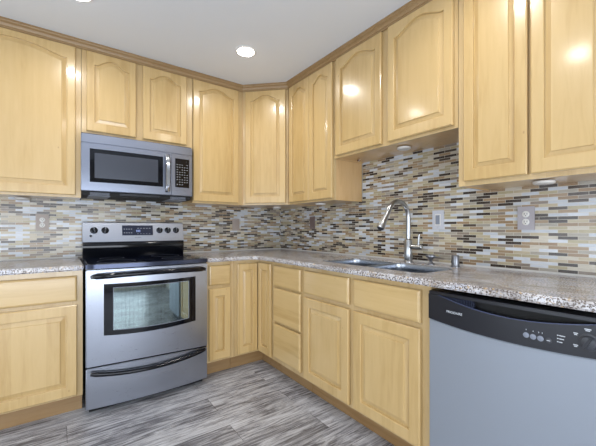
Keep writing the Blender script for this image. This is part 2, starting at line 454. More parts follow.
# back wall: local x = world x
def back(x): return (x, 0, 0)
upper('wide single door maple wall cabinet left of the microwave', (-2.51, 0, 0), 0, 0.668, 1.357, [(0.012, 0.636)], 1.372)
upper('short two-door maple wall cabinet directly above the microwave', (-1.841, 0, 0), 0, 0.772, 1.803, [(0.03, 0.343), (0.391, 0.720)], 1.826)
upper('tall single door maple wall cabinet right of the microwave', (-1.0685, 0, 0), 0, 0.458, 1.357, [(0.002, 0.412)], 1.372)
# right wall: local x = distance along -Y
R = -PI/2
upper('maple wall cabinet with two narrow doors beside the diagonal corner cabinet', (0, -0.611, 0), R, 0.60, 1.357, [(0.028, 0.312), (0.316, 0.592)], 1.372)
upper('raised two-door maple wall cabinet over the sink', (0, -1.2125, 0), R, 0.939, 1.662, [(0.034, 0.452), (0.503, 0.918)], 1.678)
upper('tall two-door maple wall cabinet above the dishwasher', (0, -2.1525, 0), R, 0.62, 1.357, [(0.034, 0.310), (0.323, 0.60)], 1.378)
# diagonal corner wall cabinet
t = thing('wall_cabinet', 'diagonal corner maple wall cabinet with one arched door', 'cabinet', (0, 0, 0), 0, 'maple wall cabinets')
bm = bmesh.new(); g = 0.008
prism(bm, [(-0.609, -g), (-0.609, -0.296), (-0.588, -0.311), (-0.311, -0.588), (-0.296, -0.609), (-g, -0.609), (-g, -g)], 1.357, ZT)
finish('body', bm, 'maple_inner', t, 0.0008, 1)
L = math.hypot(0.305, 0.305)
def diag(o):
    o.location = Vector((-0.61, -0.305, 0)) + Matrix.Rotation(-PI/4, 3, 'Z') @ Vector(o.location); o.rotation_euler = (0, 0, -PI/4)
o = boxes('face_frame', 'maple_frame', t, (0.006, 0.04, 0, 0.012, 1.357, ZT), (L-0.04, L-0.006, 0, 0.012, 1.357, ZT), (0.04, L-0.04, 0.0003, 0.012, 1.357, 1.40), (0.04, L-0.04, 0.0003, 0.012, 2.34, ZT), bevel=0.0008, seg=1)
diag(o)
o = panel_door(t, 0.03, L-0.026, 1.372, DT, -0.0228, rise=0.048, rt=0.086); diag(o)

# crown moulding swept along the cabinet tops
path = [(-2.512, -0.3055), (-0.6102, -0.3055), (-0.3055, -0.6102), (-0.3055, -2.774)]
prof = [(0.0, 2.390), (0.010, 2.388), (0.013, 2.392), (0.013, 2.398), (0.018, 2.400), (0.024, 2.415), (0.034, 2.424), (0.036, 2.430), (0.040, 2.432), (0.040, 2.4395), (0.0, 2.4395)]
bm = bmesh.new(); rings = []
for i, p in enumerate(path):
    P = Vector(p)
    ns = []
    for a, b in ((i-1, i), (i, i+1)):
        if 0 <= a and b < len(path):
            d = (Vector(path[b])-Vector(path[a])).normalized(); ns.append(Vector((d.y, -d.x)))
    n = ns[0] if len(ns) == 1 else (ns[0]+ns[1]).normalized(); k = 1/n.dot(ns[0])
    rings.append([bm.verts.new((P.x+n.x*k*(o_+0.0005), P.y+n.y*k*(o_+0.0005), z)) for o_, z in prof])
for a, b in zip(rings, rings[1:]):
    for i in range(len(prof)):
        j = (i+1) % len(prof); bm.faces.new((a[i], a[j], b[j], b[i]))
bm.faces.new(rings[0]); bm.faces.new(rings[-1][::-1])
tag(finish('crown_moulding', bm, 'maple_crown_shaded', None, ang=20), 'wooden crown moulding with painted-in shade along the tops of the wall cabinets', 'moulding')

# base cabinets -----------------------------------------------------
BD = 0.61; BT = 0.888; TK = 0.118
def base(label, loc, rz, w, stiles, rails, left_in=0, right_in=0):
    t = thing('base_cabinet', label, 'cabinet', loc, rz, 'maple base cabinets')
    s = 0.016; f = -BD+0.02
    boxes('body', 'maple_inner', t, (0.001, s, f, -0.01, TK, BT), (w-s, w-0.001, f, -0.01, TK, BT), (s, w-s, f, -0.01, TK, TK+0.016), (s, w-s, -0.018, -0.01, TK+0.016, BT), bevel=0.0006, seg=1)
    frame_part(t, w, BD, TK, BT, stiles, rails)
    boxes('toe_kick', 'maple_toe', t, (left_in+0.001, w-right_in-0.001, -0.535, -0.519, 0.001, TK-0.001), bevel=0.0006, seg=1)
    return t
yf = -BD-0.0228
# left of the range
w = 0.664
t = base('maple base cabinet left of the range with one wide drawer', (-2.51, 0, 0), 0, w, [(0.001, 0.04), (w-0.05, w-0.001)], [(0.04, w-0.05, 0.845, BT), (0.04, w-0.05, 0.67, 0.72), (0.04, w-0.05, TK, 0.16)])
drawer_front(t, 0.02, 0.634, 0.703, 0.856, yf); panel_door(t, 0.02, 0.634, 0.132, 0.680, yf)
# narrow one right of the range
x0 = -1.0695; w = 0.233
t = base('narrow maple base cabinet right of the range, one drawer over one door', (x0, 0, 0), 0, w, [(0.001, 0.036), (0.186, w-0.001)], [(0.036, 0.186, 0.845, BT), (0.036, 0.186, 0.67, 0.72), (0.036, 0.186, TK, 0.16)])
drawer_front(t, 0.022, 0.196, 0.708, 0.860, yf); panel_door(t, 0.022, 0.196, 0.135, 0.684, yf, st=0.045, bev=0.014)
# corner cabinet, two doors meeting at the inside corner
t = thing('base_cabinet', 'L-shaped corner maple base cabinet with two doors meeting at the inner corner', 'cabinet', (0, 0, 0), 0, 'maple base cabinets')
s = 0.016; a = -0.8355
boxes('body', 'maple_inner', t, (a+0.001, a+s, -0.59, -0.01, TK, BT), (-0.59, -0.01, a+0.001, a+s, TK, BT), (a+s, -0.01, -0.59, -0.026, TK, TK+0.016), (-0.59, -0.01, a+s, -0.59, TK, TK+0.016), (a+s, -0.01, -0.026, -0.01, TK, BT), (-0.026, -0.01, a+s, -0.026, TK, BT), bevel=0.0006, seg=1)
boxes('face_frame', 'maple_frame', t, (a+0.001, a+0.034, -0.61, -0.59, TK, BT), (a+0.034, -0.61, -0.6097, -0.59, 0.845, BT), (a+0.034, -0.61, -0.6097, -0.59, TK, 0.15),
    (-0.61, -0.59, a+0.001, a+0.022, TK, BT), (-0.6097, -0.59, a+0.022, -0.59, 0.845, BT), (-0.6097, -0.59, a+0.022, -0.59, TK, 0.15), bevel=0.0008, seg=1)
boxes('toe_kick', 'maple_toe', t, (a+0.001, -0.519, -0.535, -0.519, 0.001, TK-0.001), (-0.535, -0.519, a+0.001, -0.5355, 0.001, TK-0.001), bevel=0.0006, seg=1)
panel_door(t, -0.812, -0.632, 0.132, 0.860, yf, st=0.045, rt=0.05, bev=0.014)
d = panel_door(t, 0, 0.194, 0.132, 0.864, 0, st=0.045, rt=0.05, bev=0.014); d.location = (-0.6328, -0.6345, 0.132); d.rotation_euler = (0, 0, R)
# drawer stack
y0 = 0.8365; w = 0.4015
t = base('maple base cabinet with a stack of three drawers', (0, -y0, 0), R, w, [(0.001, 0.048), (w-0.034, w-0.001)], [(0.048, w-0.034, 0.845, BT), (0.048, w-0.034, 0.685, 0.725), (0.048, w-0.034, 0.40, 0.45), (0.048, w-0.034, TK, 0.17)])
for z0, z1 in ((0.706, 0.860), (0.432, 0.690), (0.152, 0.416)): drawer_front(t, 0.036, w-0.020, z0, z1, yf)
# sink base
y0 = 1.239; w = 0.951
t = base('wide maple sink base cabinet with two false drawer fronts and two doors', (0, -y0, 0), R, w, [(0.001, 0.034), (0.434, 0.494), (w-0.058, w-0.001)], sum([[(p, q, 0.845, BT), (p, q, 0.66, 0.73), (p, q, TK, 0.16)] for p, q in ((0.034, 0.434), (0.494, w-0.058))], []))
for p, q in ((0.022, 0.446), (0.484, 0.905)):
    drawer_front(t, p, q, 0.708, 0.860, yf, name='false_drawer_front'); panel_door(t, p, q, 0.135, 0.682, yf, st=0.055)

# ------------------------------------------------------------------ countertops
def slab(name, outer, holes, z0, z1, label):
    bm = bmesh.new(); edges = []; loops = []
    for pts in [outer]+holes:
        vs = [bm.verts.new((x, y, z1)) for x, y in pts]; loops.append(vs)
        for i in range(len(vs)): edges.append(bm.edges.new((vs[i], vs[(i+1) % len(vs)])))
    bmesh.ops.triangle_fill(bm, use_beauty=True, use_dissolve=False, edges=edges)
    top = list(bm.faces)
    for f in top:
        if f.normal.z < 0: f.normal_flip()
    r = bmesh.ops.extrude_face_region(bm, geom=top)
    bmesh.ops.translate(bm, verts=[v for v in r['geom'] if isinstance(v, bmesh.types.BMVert)], vec=(0, 0, z0-z1))
    bm.normal_update()
    es = [e for e in bm.edges if len(e.link_faces) == 2 and e.calc_face_angle(0) > math.radians(60) and abs(e.verts[0].co.z-e.verts[1].co.z) < 1e-5]
    bmesh.ops.bevel(bm, geom=es, offset=0.007, segments=3, affect='EDGES')
    o = finish(name, bm, 'granite', None, ang=50)
    return tag(o, label, 'countertop')
CZ0, CZ1 = 0.889, 0.92
slab('countertop', rrect(-2.53, -1.8405, -0.655, -0.002, 0.012, 4), [], CZ0, CZ1, 'beige speckled stone countertop left of the range')
r = 0.05; cc = [(-0.655-r+r*math.cos(a_), -0.655-r+r*math.sin(a_)) for a_ in [PI/2-PI/2*k/8 for k in range(9)]]
outer = [(-1.0675, -0.002), (-1.0675, -0.655)] + cc + [(-0.655, -2.81), (-0.002, -2.81), (-0.002, -0.002)]
SY0, SY1, SX0, SX1 = -2.07, -1.275, -0.50, -0.14
slab('countertop', outer, [rrect(SX0, SX1, SY0, SY1, 0.06, 6)], CZ0, CZ1, 'long L-shaped beige speckled stone countertop holding the sink')
# undermount sink, two bowls
t = thing('kitchen_sink', 'double bowl stainless steel sink set into the speckled countertop', 'sink', ((SX0+SX1)/2, (SY0+SY1)/2, 0.888))
cx_, cy_ = (SX0+SX1)/2, (SY0+SY1)/2
def bowl(y0, y1, depth, nm):
    bm = bmesh.new()
    levels = [(0.0035, 0.020, 0.062), (0.0035, 0.0275, 0.062), (0.005, 0.0285, 0.061), (0.008, 0.0265, 0.058), (0.010, 0.018, 0.056), (0.010, -0.012, 0.056), (0.010, -depth+0.03, 0.056), (0.02, -depth+0.006, 0.05), (0.05, -depth, 0.05)]
    rings = []
    for o_, z, r_ in levels:
        rings.append([bm.verts.new((x-cx_, y-cy_, z)) for x, y in rrect(SX0+o_, SX1-o_, y0+o_, y1-o_, r_, 5)])
    for a_, b_ in zip(rings, rings[1:]):
        n_ = len(a_)
        for i in range(n_): bm.faces.new((a_[i], a_[(i+1) % n_], b_[(i+1) % n_], b_[i]))
    bm.faces.new(rings[-1])
    b = finish(nm, bm, 'steel_sink', t, ang=40)
    md = b.modifiers.new('thickness', 'SOLIDIFY'); md.thickness = 0.0015; md.offset = 1
    bm = bmesh.new(); lathe(bm, [(0.045, 0.0), (0.045, 0.004), (0.036, 0.004), (0.034, 0.0015), (0.01, 0.0015)], (0, (y0+y1)/2-cy_, -depth+0.0005)); finish('drain', bm, 'nickel', b)
    return b
ym = -1.66
bowl(ym, SY1, 0.17, 'bowl'); bowl(SY0, ym-0.0005, 0.16, 'bowl')

# faucet
FX, FY = -0.09, -1.70
t = thing('faucet', 'brushed nickel pull-down gooseneck faucet behind the sink', 'faucet', (FX, FY, 0.9205))
bm = bmesh.new(); lathe(bm, [(0.029, 0), (0.029, 0.006), (0.024, 0.012), (0.0255, 0.02), (0.0255, 0.145), (0.021, 0.152), (0.014, 0.156)]); finish('faucet_body', bm, 'nickel', t)
rr = 0.105; zc = 0.293; pts = [(0, 0, 0.15), (0, 0, 0.24)]
for k in range(17):
    a_ = PI*k/16*0.86; pts.append((-rr+rr*math.cos(a_), 0, zc+rr*math.sin(a_)))
bm = bmesh.new(); tube(bm, pts, 0.0150, 16); finish('gooseneck_pipe', bm, 'nickel', t)
p = Vector(pts[-1]); dr = (Vector(pts[-1])-Vector(pts[-2])).normalized(); dr = (dr+Vector((-0.12, 0, 0))).normalized()
bm = bmesh.new(); tube(bm, [p-dr*0.012, p, p+dr*0.004, p+dr*0.05, p+dr*0.115, p+dr*0.137, p+dr*0.141], [0.0135, 0.0148, 0.0148, 0.0165, 0.0225, 0.0240, 0.021], 18); sh = finish('spray_head', bm, 'nickel', t)
bm = bmesh.new(); q = p+dr*0.141; tube(bm, [q, q+dr*0.003], 0.018, 16); finish('nozzle_face', bm, 'dark_grey', sh)
bm = bmesh.new(); lathe(bm, [(0.017, 0), (0.017, -0.07), (0.0155, -0.085), (0.012, -0.088)], (0, -0.015, 0.103), 'y', 20)
lv = finish('handle_hub', bm, 'nickel', t)
bm = bmesh.new(); tube(bm, [(0, -0.075, 0.108), (0, -0.077, 0.14), (-0.003, -0.082, 0.178), (-0.004, -0.085, 0.186)], [0.008, 0.0075, 0.0065, 0.004], 12); finish('lever', bm, 'nickel', lv)
# soap dispenser
t = thing('soap_dispenser', 'small brushed nickel soap dispenser between faucet and air gap', 'soap dispenser', (-0.105, -1.872, 0.9205))
bm = bmesh.new(); lathe(bm, [(0.023, 0), (0.023, 0.004), (0.014, 0.012), (0.009, 0.02), (0.010, 0.027), (0.020, 0.040), (0.030, 0.050), (0.030, 0.057), (0.020, 0.062)]); b = finish('pump_head', bm, 'nickel_dark', t)
bm = bmesh.new(); tube(bm, [(0, -0.012, 0.046), (-0.005, -0.05, 0.05), (-0.01, -0.092, 0.045)], [0.007, 0.006, 0.005], 10); finish('spout', bm, 'nickel', t)
bm = bmesh.new(); lathe(bm, [(0.026, 0), (0.026, 0.004), (0.0215, 0.008), (0.0215, 0.058), (0.018, 0.066), (0.010, 0.068)])
t = finish('air_gap_cap', bm, 'nickel_dark', None); t.location = (-0.09, -2.02, 0.9205); tag(t, 'short brushed nickel air gap cylinder right of the soap dispenser', 'air gap')

# ------------------------------------------------------------------ range
t = thing('kitchen_range', 'stainless steel electric range with black glass cooktop', 'range', (-1.4565, 0, 0))
HW = 0.3775
def bow(x, d): return -d*(1-(x/HW)**2)
def bowed(name, material, parent, x0, x1, zb, zt, yf_, yb, d, n=24, bev=0.0, hole=None):
    """panel whose front follows the bow; zb/zt functions of x"""
    bm = bmesh.new(); cols = []
    for k in range(n+1):
        x = x0+(x1-x0)*k/n; y = yf_+bow(x, d)
        cols.append([bm.verts.new((x, y, zb(x))), bm.verts.new((x, y, zt(x))), bm.verts.new((x, yb+(bow(x, d) if yb < -0.6 else 0), zt(x))), bm.verts.new((x, yb+(bow(x, d) if yb < -0.6 else 0), zb(x)))])
    for a_, b_ in zip(cols, cols[1:]):
        for i in range(4): bm.faces.new((a_[i], b_[i], b_[(i+1) % 4], a_[(i+1) % 4]))
    bm.faces.new(cols[0]); bm.faces.new(cols[-1][::-1])
    bmesh.ops.recalc_face_normals(bm, faces=bm.faces)
    if bev:
        es = [e for e in bm.edges if e.calc_face_angle(0) > math.radians(50)]
        bmesh.ops.bevel(bm, geom=es, offset=bev, segments=3, affect='EDGES')
    return finish(name, bm, material, parent, ang=40)
C_ = lambda v: (lambda x: v)
boxes('range_body', 'black', t, (-HW, HW, -0.655, -0.03, 0.045, 0.40), (-HW, HW, -0.655, -0.52, 0.40, 0.895), (-HW, HW, -0.20, -0.03, 0.40, 0.895), (-HW, -HW+0.05, -0.52, -0.20, 0.40, 0.895), (HW-0.05, HW, -0.52, -0.20, 0.40, 0.895), (-HW+0.05, HW-0.05, -0.52, -0.2, 0.88, 0.895), bevel=0)
BW = 0.028
# oven door, drawer
zs = lambda x: 0.277-0.010*x/HW+0.010*(1-(x/HW)**2)
wt = lambda x: 0.800-0.004*(1-(x/0.285)**2); wb = lambda x: 0.482-0.014*(1-(x/0.285)**2)
door = bowed('oven_door', 'steel', t, -HW, HW, lambda x: zs(x)+0.010, C_(0.888), -0.675, -0.657, BW, bev=0.004)
fr = bowed('window_surround', 'black_gloss', door, -0.285, 0.285, wb, wt, -0.678, -0.674, BW, bev=0.0)
rl = lambda o_: (lambda x: 0)
gl = bowed('oven_window', 'oven_glass', door, -0.233, 0.233, lambda x: wb(x)+0.034, lambda x: wt(x)-0.026, -0.6805, -0.678, BW)
# thin bright bead around the window glass
bm = bmesh.new(); N = 16; pp = []
for k in range(N+1):
    x = -0.234+0.468*k/N; pp.append((x, -0.6812+bow(x, BW), wt(x)-0.025))
for k in range(N+1):
    x = 0.234-0.468*k/N; pp.append((x, -0.6812+bow(x, BW), wb(x)+0.033))
pp.append(pp[0]); tube(bm, pp, 0.0018, 6); finish('window_bead', bm, 'mid_grey', door)
# oven handle: black arched bar with pods
bm = bmesh.new(); pp = []; rs = []
for k in range(25):
    s_ = -1+2*k/24; x = s_*0.352; y = -0.690+bow(x, 0.030)-0.034*(1-abs(s_)**6); z = 0.850+0.008*(1-s_*s_)
    pp.append((x, y, z)); rs.append(0.0150+0.003*(abs(s_)**3) - (0.009 if k in (0, 24) else 0))
tube(bm, pp, rs, 12); h = finish('door_handle', bm, 'black_gloss', t)
for sx in (-1, 1):
    boxes('handle_mount', 'black_gloss', h, (sx*0.335-0.018, sx*0.335+0.018, -0.712, -0.678, 0.838, 0.858), bevel=0.006)
# storage drawer
dw_ = bowed('storage_drawer', 'steel', t, -HW, HW, C_(0.040), zs, -0.672, -0.657, BW, bev=0.004)
bm = bmesh.new(); pp = []; rs = []
for k in range(25):
    s_ = -1+2*k/24; x = s_*0.355; y = -0.676+bow(x, BW)-0.014; z = 0.262-0.034*(1-abs(s_)**2.2)
    pp.append((x, y, z)); rs.append(0.0135+0.002*(abs(s_)**4)-(0.005 if k in (0, 24) else 0))
tube(bm, pp, rs, 12); finish('drawer_handle', bm, 'black_gloss', dw_)
boxes('base_plinth', 'black_matte', t, (-HW+0.02, HW-0.02, -0.62, -0.08, 0.001, 0.044), bevel=0)
# cooktop
bm = bmesh.new(); pts = []
for k in range(21):
    x = -HW-0.001+(2*HW+0.002)*k/20; e_ = min(1, (HW+0.001-abs(x))/0.03)
    pts.append((x, -0.683+bow(x, 0.024)+0.012*(1-math.sqrt(max(0, 1-(1-e_)**2)))))
prism(bm, pts+[(HW+0.001, -0.075), (-HW-0.001, -0.075)], 0.8965, 0.9215)
ct = finish('cooktop', bm, 'black_metal', t, 0.006, 3)
bm = bmesh.new(); prism(bm, [(x*0.965, y+0.03 if y < -0.6 else -0.105) for x, y in pts+[(HW, -0.1), (-HW, -0.1)]], 0.9216, 0.9235); cg = finish('cooktop_glass', bm, 'hob', t, 0.001, 1)
for bx, by, br_ in ((-0.19, -0.50, 0.115), (0.19, -0.50, 0.09), (-0.19, -0.24, 0.08), (0.19, -0.24, 0.105)):
    bm = bmesh.new(); lathe(bm, [(br_-0.003, 0.0), (br_-0.003, 0.0004), (br_, 0.0004), (br_, 0.0)], (bx, by, 0.9236), n=40, cap=False); finish('burner_ring', bm, 'dark_grey', cg)
# back guard
bm = bmesh.new(); y0_, y1_ = -0.104, -0.012
def xprism(bm, prof_, x0_, x1_):
    a_ = [bm.verts.new((x0_, y, z)) for y, z in prof_]; b_ = [bm.verts.new((x1_, y, z)) for y, z in prof_]
    bm.faces.new(a_); bm.faces.new(b_[::-1])
    for i in range(len(a_)): j = (i+1) % len(a_); bm.faces.new((a_[i], b_[i], b_[j], a_[j]))
xprism(bm, [(-0.085, 0.92), (-0.012, 0.92), (-0.012, 1.05), (-0.088, 1.05), (-0.100, 1.03), (-0.104, 1.0), (-0.096, 0.96)], -HW+0.010, HW)
finish('lower_backguard', bm, 'black_gloss', t, 0.002, 2)
bm = bmesh.new(); xprism(bm, [(-0.098, 1.040), (-0.012, 1.046), (-0.012, 1.192), (-0.040, 1.196), (-0.066, 1.188)], -HW+0.010, HW+0.001)
cp = finish('control_panel', bm, 'steel', t, 0.006, 3)
sl = math.atan2(0.032, 0.148)     # slope of the panel face
def onp(x, z, out=0.0): return (x, -0.098+(z-1.040)*0.032/0.148-out*math.cos(sl), z+out*math.sin(sl))
xk = [-1.7505, -1.676, -1.276, -1.209, -1.1406]
bm = bmesh.new()
t_range = t
for i, x in enumerate(xk):
    bm = bmesh.new(); lathe(bm, [(0.0255, 0), (0.0255, 0.003), (0.0215, 0.005), (0.0205, 0.02), (0.017, 0.0225)], n=28)
    kb = finish('control_knob', bm, 'black_gloss', t_range); kb.location = onp(x+1.4565, 1.128, 0.0008); kb.rotation_euler = (PI/2-sl, 0, 0)
    o = boxes('knob_grip', 'dark_grey', kb, (-0.004, 0.004, -0.019, 0.019, 0.021, 0.030), bevel=0.002); o.rotation_euler = (0, 0, (0.3, -0.2, 0, 0.1, -0.1)[i])
    o = boxes('pointer_mark', 'print', kb, (-0.0009, 0.0009, 0.006, 0.018, 0.0302, 0.0306), bevel=0)
dp = boxes('display_panel', 'display', t_range, (-0.115, 0.115, -0.041, 0.041, 0, 0.002), bevel=0.0008); dp.location = onp(0.013, 1.128, 0.0005); dp.rotation_euler = (PI/2-sl, 0, 0)
bs = []
for ix in range(4):
    for iz in range(2): bs.append((-0.104+ix*0.017, -0.094+ix*0.017, 0.006-iz*0.03, 0.014-iz*0.03, 0.0021, 0.0026))
for ix in range(5):
    bs.append((-0.005+ix*0.022, 0.009+ix*0.022, 0.014, 0.020, 0.0021, 0.0026))
    bs.append((-0.005+ix*0.022, 0.004+ix*0.022, -0.03, -0.026, 0.0021, 0.0026))
boxes('keypad_print', 'mid_grey', dp, *bs, bevel=0)
boxes('clock_digits', mat('clock_glow', (150, 170, 230), 0.3), dp, *[(-0.012+i*0.011, -0.005+i*0.011, -0.014, 0.004, 0.0021, 0.0026) for i in range(3)], bevel=0)
bm = bmesh.new(); lathe(bm, [(0.009, 0), (0.008, 0.003), (0.004, 0.004)], n=16); o = finish('indicator_light', bm, 'black_gloss', cp); o.location = onp(-0.315, 1.086, 0.0004); o.rotation_euler = (PI/2-sl, 0, 0)
text('brand_lettering', 'FRIGIDAIRE', 0.0095, 'dark_grey', cp, onp(0.012, 1.070, 0.0008), (PI/2-sl, 0, 0))
# oven rack and cavity seen through the glass
cv = boxes('oven_cavity', 'enamel', t, (-HW+0.052, HW-0.052, -0.215, -0.205, 0.42, 0.875), (-HW+0.052, HW-0.052, -0.51, -0.215, 0.41, 0.42), bevel=0)
bm = bmesh.new()
for k in range(19):
    x = -0.30+0.6*k/18; tube(bm, [(x, -0.50, 0.62), (x, -0.23, 0.62)], 0.0025, 6)
for y in (-0.50, -0.36, -0.23): tube(bm, [(-0.31, y, 0.62), (0.31, y, 0.62)], 0.004, 6)
finish('oven_rack', bm, 'nickel', t)

# ------------------------------------------------------------------ microwave
t = thing('microwave_oven', 'stainless over-the-range microwave under the short wall cabinet', 'microwave', (-1.4695, 0, 1.37))
W2 = 0.3765
boxes('microwave_body', 'dark_grey', t, (-W2+0.003, W2-0.003, -0.355, -0.008, 0.034, 0.431), bevel=0.001)
Z = lambda z: z-1.37
def mb(x, d=0.012): return -d*(1-(x/W2)**2)
def mpanel(name, material, parent, x0, x1, z0, z1, yf_, yb, d=0.012, bev=0.0, n=14):
    bm = bmesh.new(); cols = []
    for k in range(n+1):
        x = x0+(x1-x0)*k/n; y = yf_+mb(x, d)
        cols.append([bm.verts.new((x, y, z0)), bm.verts.new((x, y, z1)), bm.verts.new((x, yb, z1)), bm.verts.new((x, yb, z0))])
    for a_, b_ in zip(cols, cols[1:]):
        for i in range(4): bm.faces.new((a_[i], b_[i], b_[(i+1) % 4], a_[(i+1) % 4]))
    bm.faces.new(cols[0]); bm.faces.new(cols[-1][::-1]); bmesh.ops.recalc_face_normals(bm, faces=bm.faces)
    if bev:
        es = [e for e in bm.edges if e.calc_face_angle(0) > math.radians(50)]
        bmesh.ops.bevel(bm, geom=es, offset=bev, segments=3, affect='EDGES')
    return finish(name, bm, material, parent, ang=40)
XS = 0.210
mpanel('top_panel', 'steel_dimmed', t, -W2, W2, Z(1.730), Z(1.792), -0.376, -0.356, bev=0.004)
md_ = mpanel('microwave_door', 'steel_dimmed', t, -W2, XS-0.0015, Z(1.404), Z(1.729), -0.376, -0.356, bev=0.003)
cpm = mpanel('control_panel', 'steel_dimmed', t, XS+0.0005, W2, Z(1.404), Z(1.729), -0.376, -0.356, bev=0.003)
ws = mpanel('window_surround', 'black_gloss', t, -W2+0.050, 0.148, Z(1.463), Z(1.693), -0.3785, -0.374)
mg = mat('microwave_window_mesh', (62, 66, 76), 0.25, 0.2)
mpanel('window_mesh', mg, ws, -W2+0.078, 0.112, Z(1.492), Z(1.664), -0.3800, -0.377)
# handle
bm = bmesh.new(); pp = []
N = 18; va = []
for k in range(N+1):
    s_ = -1+2*k/N; z = Z(1.568)+s_*0.146; y = -0.390-0.030*(1-s_**4)
    w_ = 0.0175
    va.append([bm.verts.new((0.180-w_, y+0.006, z)), bm.verts.new((0.180-w_*0.6, y-0.003, z)), bm.verts.new((0.180+w_*0.6, y-0.003, z)), bm.verts.new((0.180+w_, y+0.006, z)), bm.verts.new((0.180+w_*0.5, y+0.012, z)), bm.verts.new((0.180-w_*0.5, y+0.012, z))])
for a_, b_ in zip(va, va[1:]):
    for i in range(6): bm.faces.new((a_[i], a_[(i+1) % 6], b_[(i+1) % 6], b_[i]))
bm.faces.new(va[0][::-1]); bm.faces.new(va[-1]); h = finish('door_handle', bm, 'handle_steel', md_, ang=50)
kp = mpanel('keypad', 'black_gloss', t, 0.240, 0.350, Z(1.468), Z(1.695), -0.3785, -0.374)
bs = []
for iz in range(9):
    for ix in range(5 if iz < 8 else 3):
        x = 0.252+ix*0.0195; z = Z(1.645)-iz*0.0195
        if (ix*7+iz*3) % 8 == 5: continue
        y = -0.3787+mb(x+0.004); bs.append((x, x+0.007, y-0.0006, y+0.0004, z, z+0.0035))
boxes('keypad_print', 'print', kp, *bs, bevel=0)
boxes('display', 'dark_grey', kp, (0.262, 0.328, -0.3815, -0.378, Z(1.667), Z(1.682)), bevel=0)
vb_ = boxes('underside_vent', 'black_matte', t, (-W2+0.006, W2-0.006, -0.35, -0.03, 0.004, 0.033), bevel=0.003)
for x0_, x1_ in ((-0.33, -0.20), (0.205, 0.335)):
    boxes('grease_filter', 'mid_grey', vb_, (x0_, x1_, -0.347, -0.12, 0.0, 0.0035), *[(x0_+0.006, x1_-0.006, -0.3535, -0.3505, 0.007+0.005*k, 0.0095+0.005*k) for k in range(4)], bevel=0)
boxes('front_lip', 'black_plastic', vb_, (-0.14, 0.13, -0.362, -0.3505, 0.012, 0.026), bevel=0.003)

# ------------------------------------------------------------------ dishwasher
t = thing('dishwasher', 'grey dishwasher with black control strip at the right end of the counter', 'dishwasher', (0, -2.195, 0), R)
DW = 0.595   # local x 0..DW (along -Y), front towards -y
def db(x, d=0.012): return -d*(1-((x-DW/2)/(DW/2))**2)
boxes('tub_body', 'black_matte', t, (0.004, DW-0.004, -0.585, -0.02, 0.10, 0.865), bevel=0.001)
boxes('toe_panel', 'black_plastic', t, (0.006, DW-0.006, -0.545, -0.53, 0.004, 0.098), bevel=0.001)
zbot = lambda x: 0.751-0.016*(1-((x-DW/2)/(DW/2))**2)
def pocket(x):   # top of lower control panel
    a_, b_ = 0.055, DW-0.012
    if x < a_ or x > b_: return 0.858
    s_ = (x-a_)/(b_-a_); return 0.858-0.036*math.sin(PI*s_)**0.9
def dpanel(name, material, zb, zt, yf_, yb, x0=0.003, x1=DW-0.003, n=40, bev=0, parent=None):
    bm = bmesh.new(); cols = []
    for k in range(n+1):
        x = x0+(x1-x0)*k/n; y = yf_+db(x)
        cols.append([bm.verts.new((x, y, zb(x))), bm.verts.new((x, y, zt(x))), bm.verts.new((x, yb, zt(x))), bm.verts.new((x, yb, zb(x)))])
    for a_, b_ in zip(cols, cols[1:]):
        for i in range(4): bm.faces.new((a_[i], b_[i], b_[(i+1) % 4], a_[(i+1) % 4]))
    bm.faces.new(cols[0]); bm.faces.new(cols[-1][::-1]); bmesh.ops.recalc_face_normals(bm, faces=bm.faces)
    if bev:
        es = [e for e in bm.edges if e.calc_face_angle(0) > math.radians(50)]
        bmesh.ops.bevel(bm, geom=es, offset=bev, segments=2, affect='EDGES')
    return finish(name, bm, material, parent or t, ang=40)
dpanel('door_panel', 'dw_grey', C_(0.105), lambda x: zbot(x)-0.0015, -0.640, -0.587, bev=0.003)
cp = dpanel('control_strip', 'black_plastic', zbot, pocket, -0.645, -0.640+0.02, bev=0.0)
boxes('strip_back', 'black_matte', cp, (0.003, DW-0.003, -0.618, -0.588, 0.76, 0.858), bevel=0)
bm = bmesh.new(); cols = []      # sloping lip of the handle pocket
for k in range(41):
    x = 0.055+(DW-0.012-0.055)*k/40; z = pocket(x)
    cols.append([bm.verts.new((x, -0.645+db(x)-0.0005, z-0.001)), bm.verts.new((x, -0.645+db(x)+0.001, z+0.001)), bm.verts.new((x, -0.622, z-0.006)), bm.verts.new((x, -0.622, z-0.010))])
for a_, b_ in zip(cols, cols[1:]):
    for i in range(4): bm.faces.new((a_[i], b_[i], b_[(i+1) % 4], a_[(i+1) % 4]))
bm.faces.new(cols[0]); bm.faces.new(cols[-1][::-1]); finish('pocket_lip', bm, mat('pocket_lip_painted_sheen', (84, 96, 132), 0.25, 0.5), cp, ang=50)  # blue-grey colour paints a sky reflection onto the dark lip
dpanel('top_bar', 'black_plastic', C_(0.8585), C_(0.8715), -0.643, -0.587, bev=0.002)
bs = [(0.060+0.0065*k, 0.0635+0.0065*k, -0.652, -0.640, pocket(0.060+0.0065*k)+0.0015, 0.858) for k in range(22)]
boxes('vent_grille', 'black_metal', cp, *bs, bevel=0)
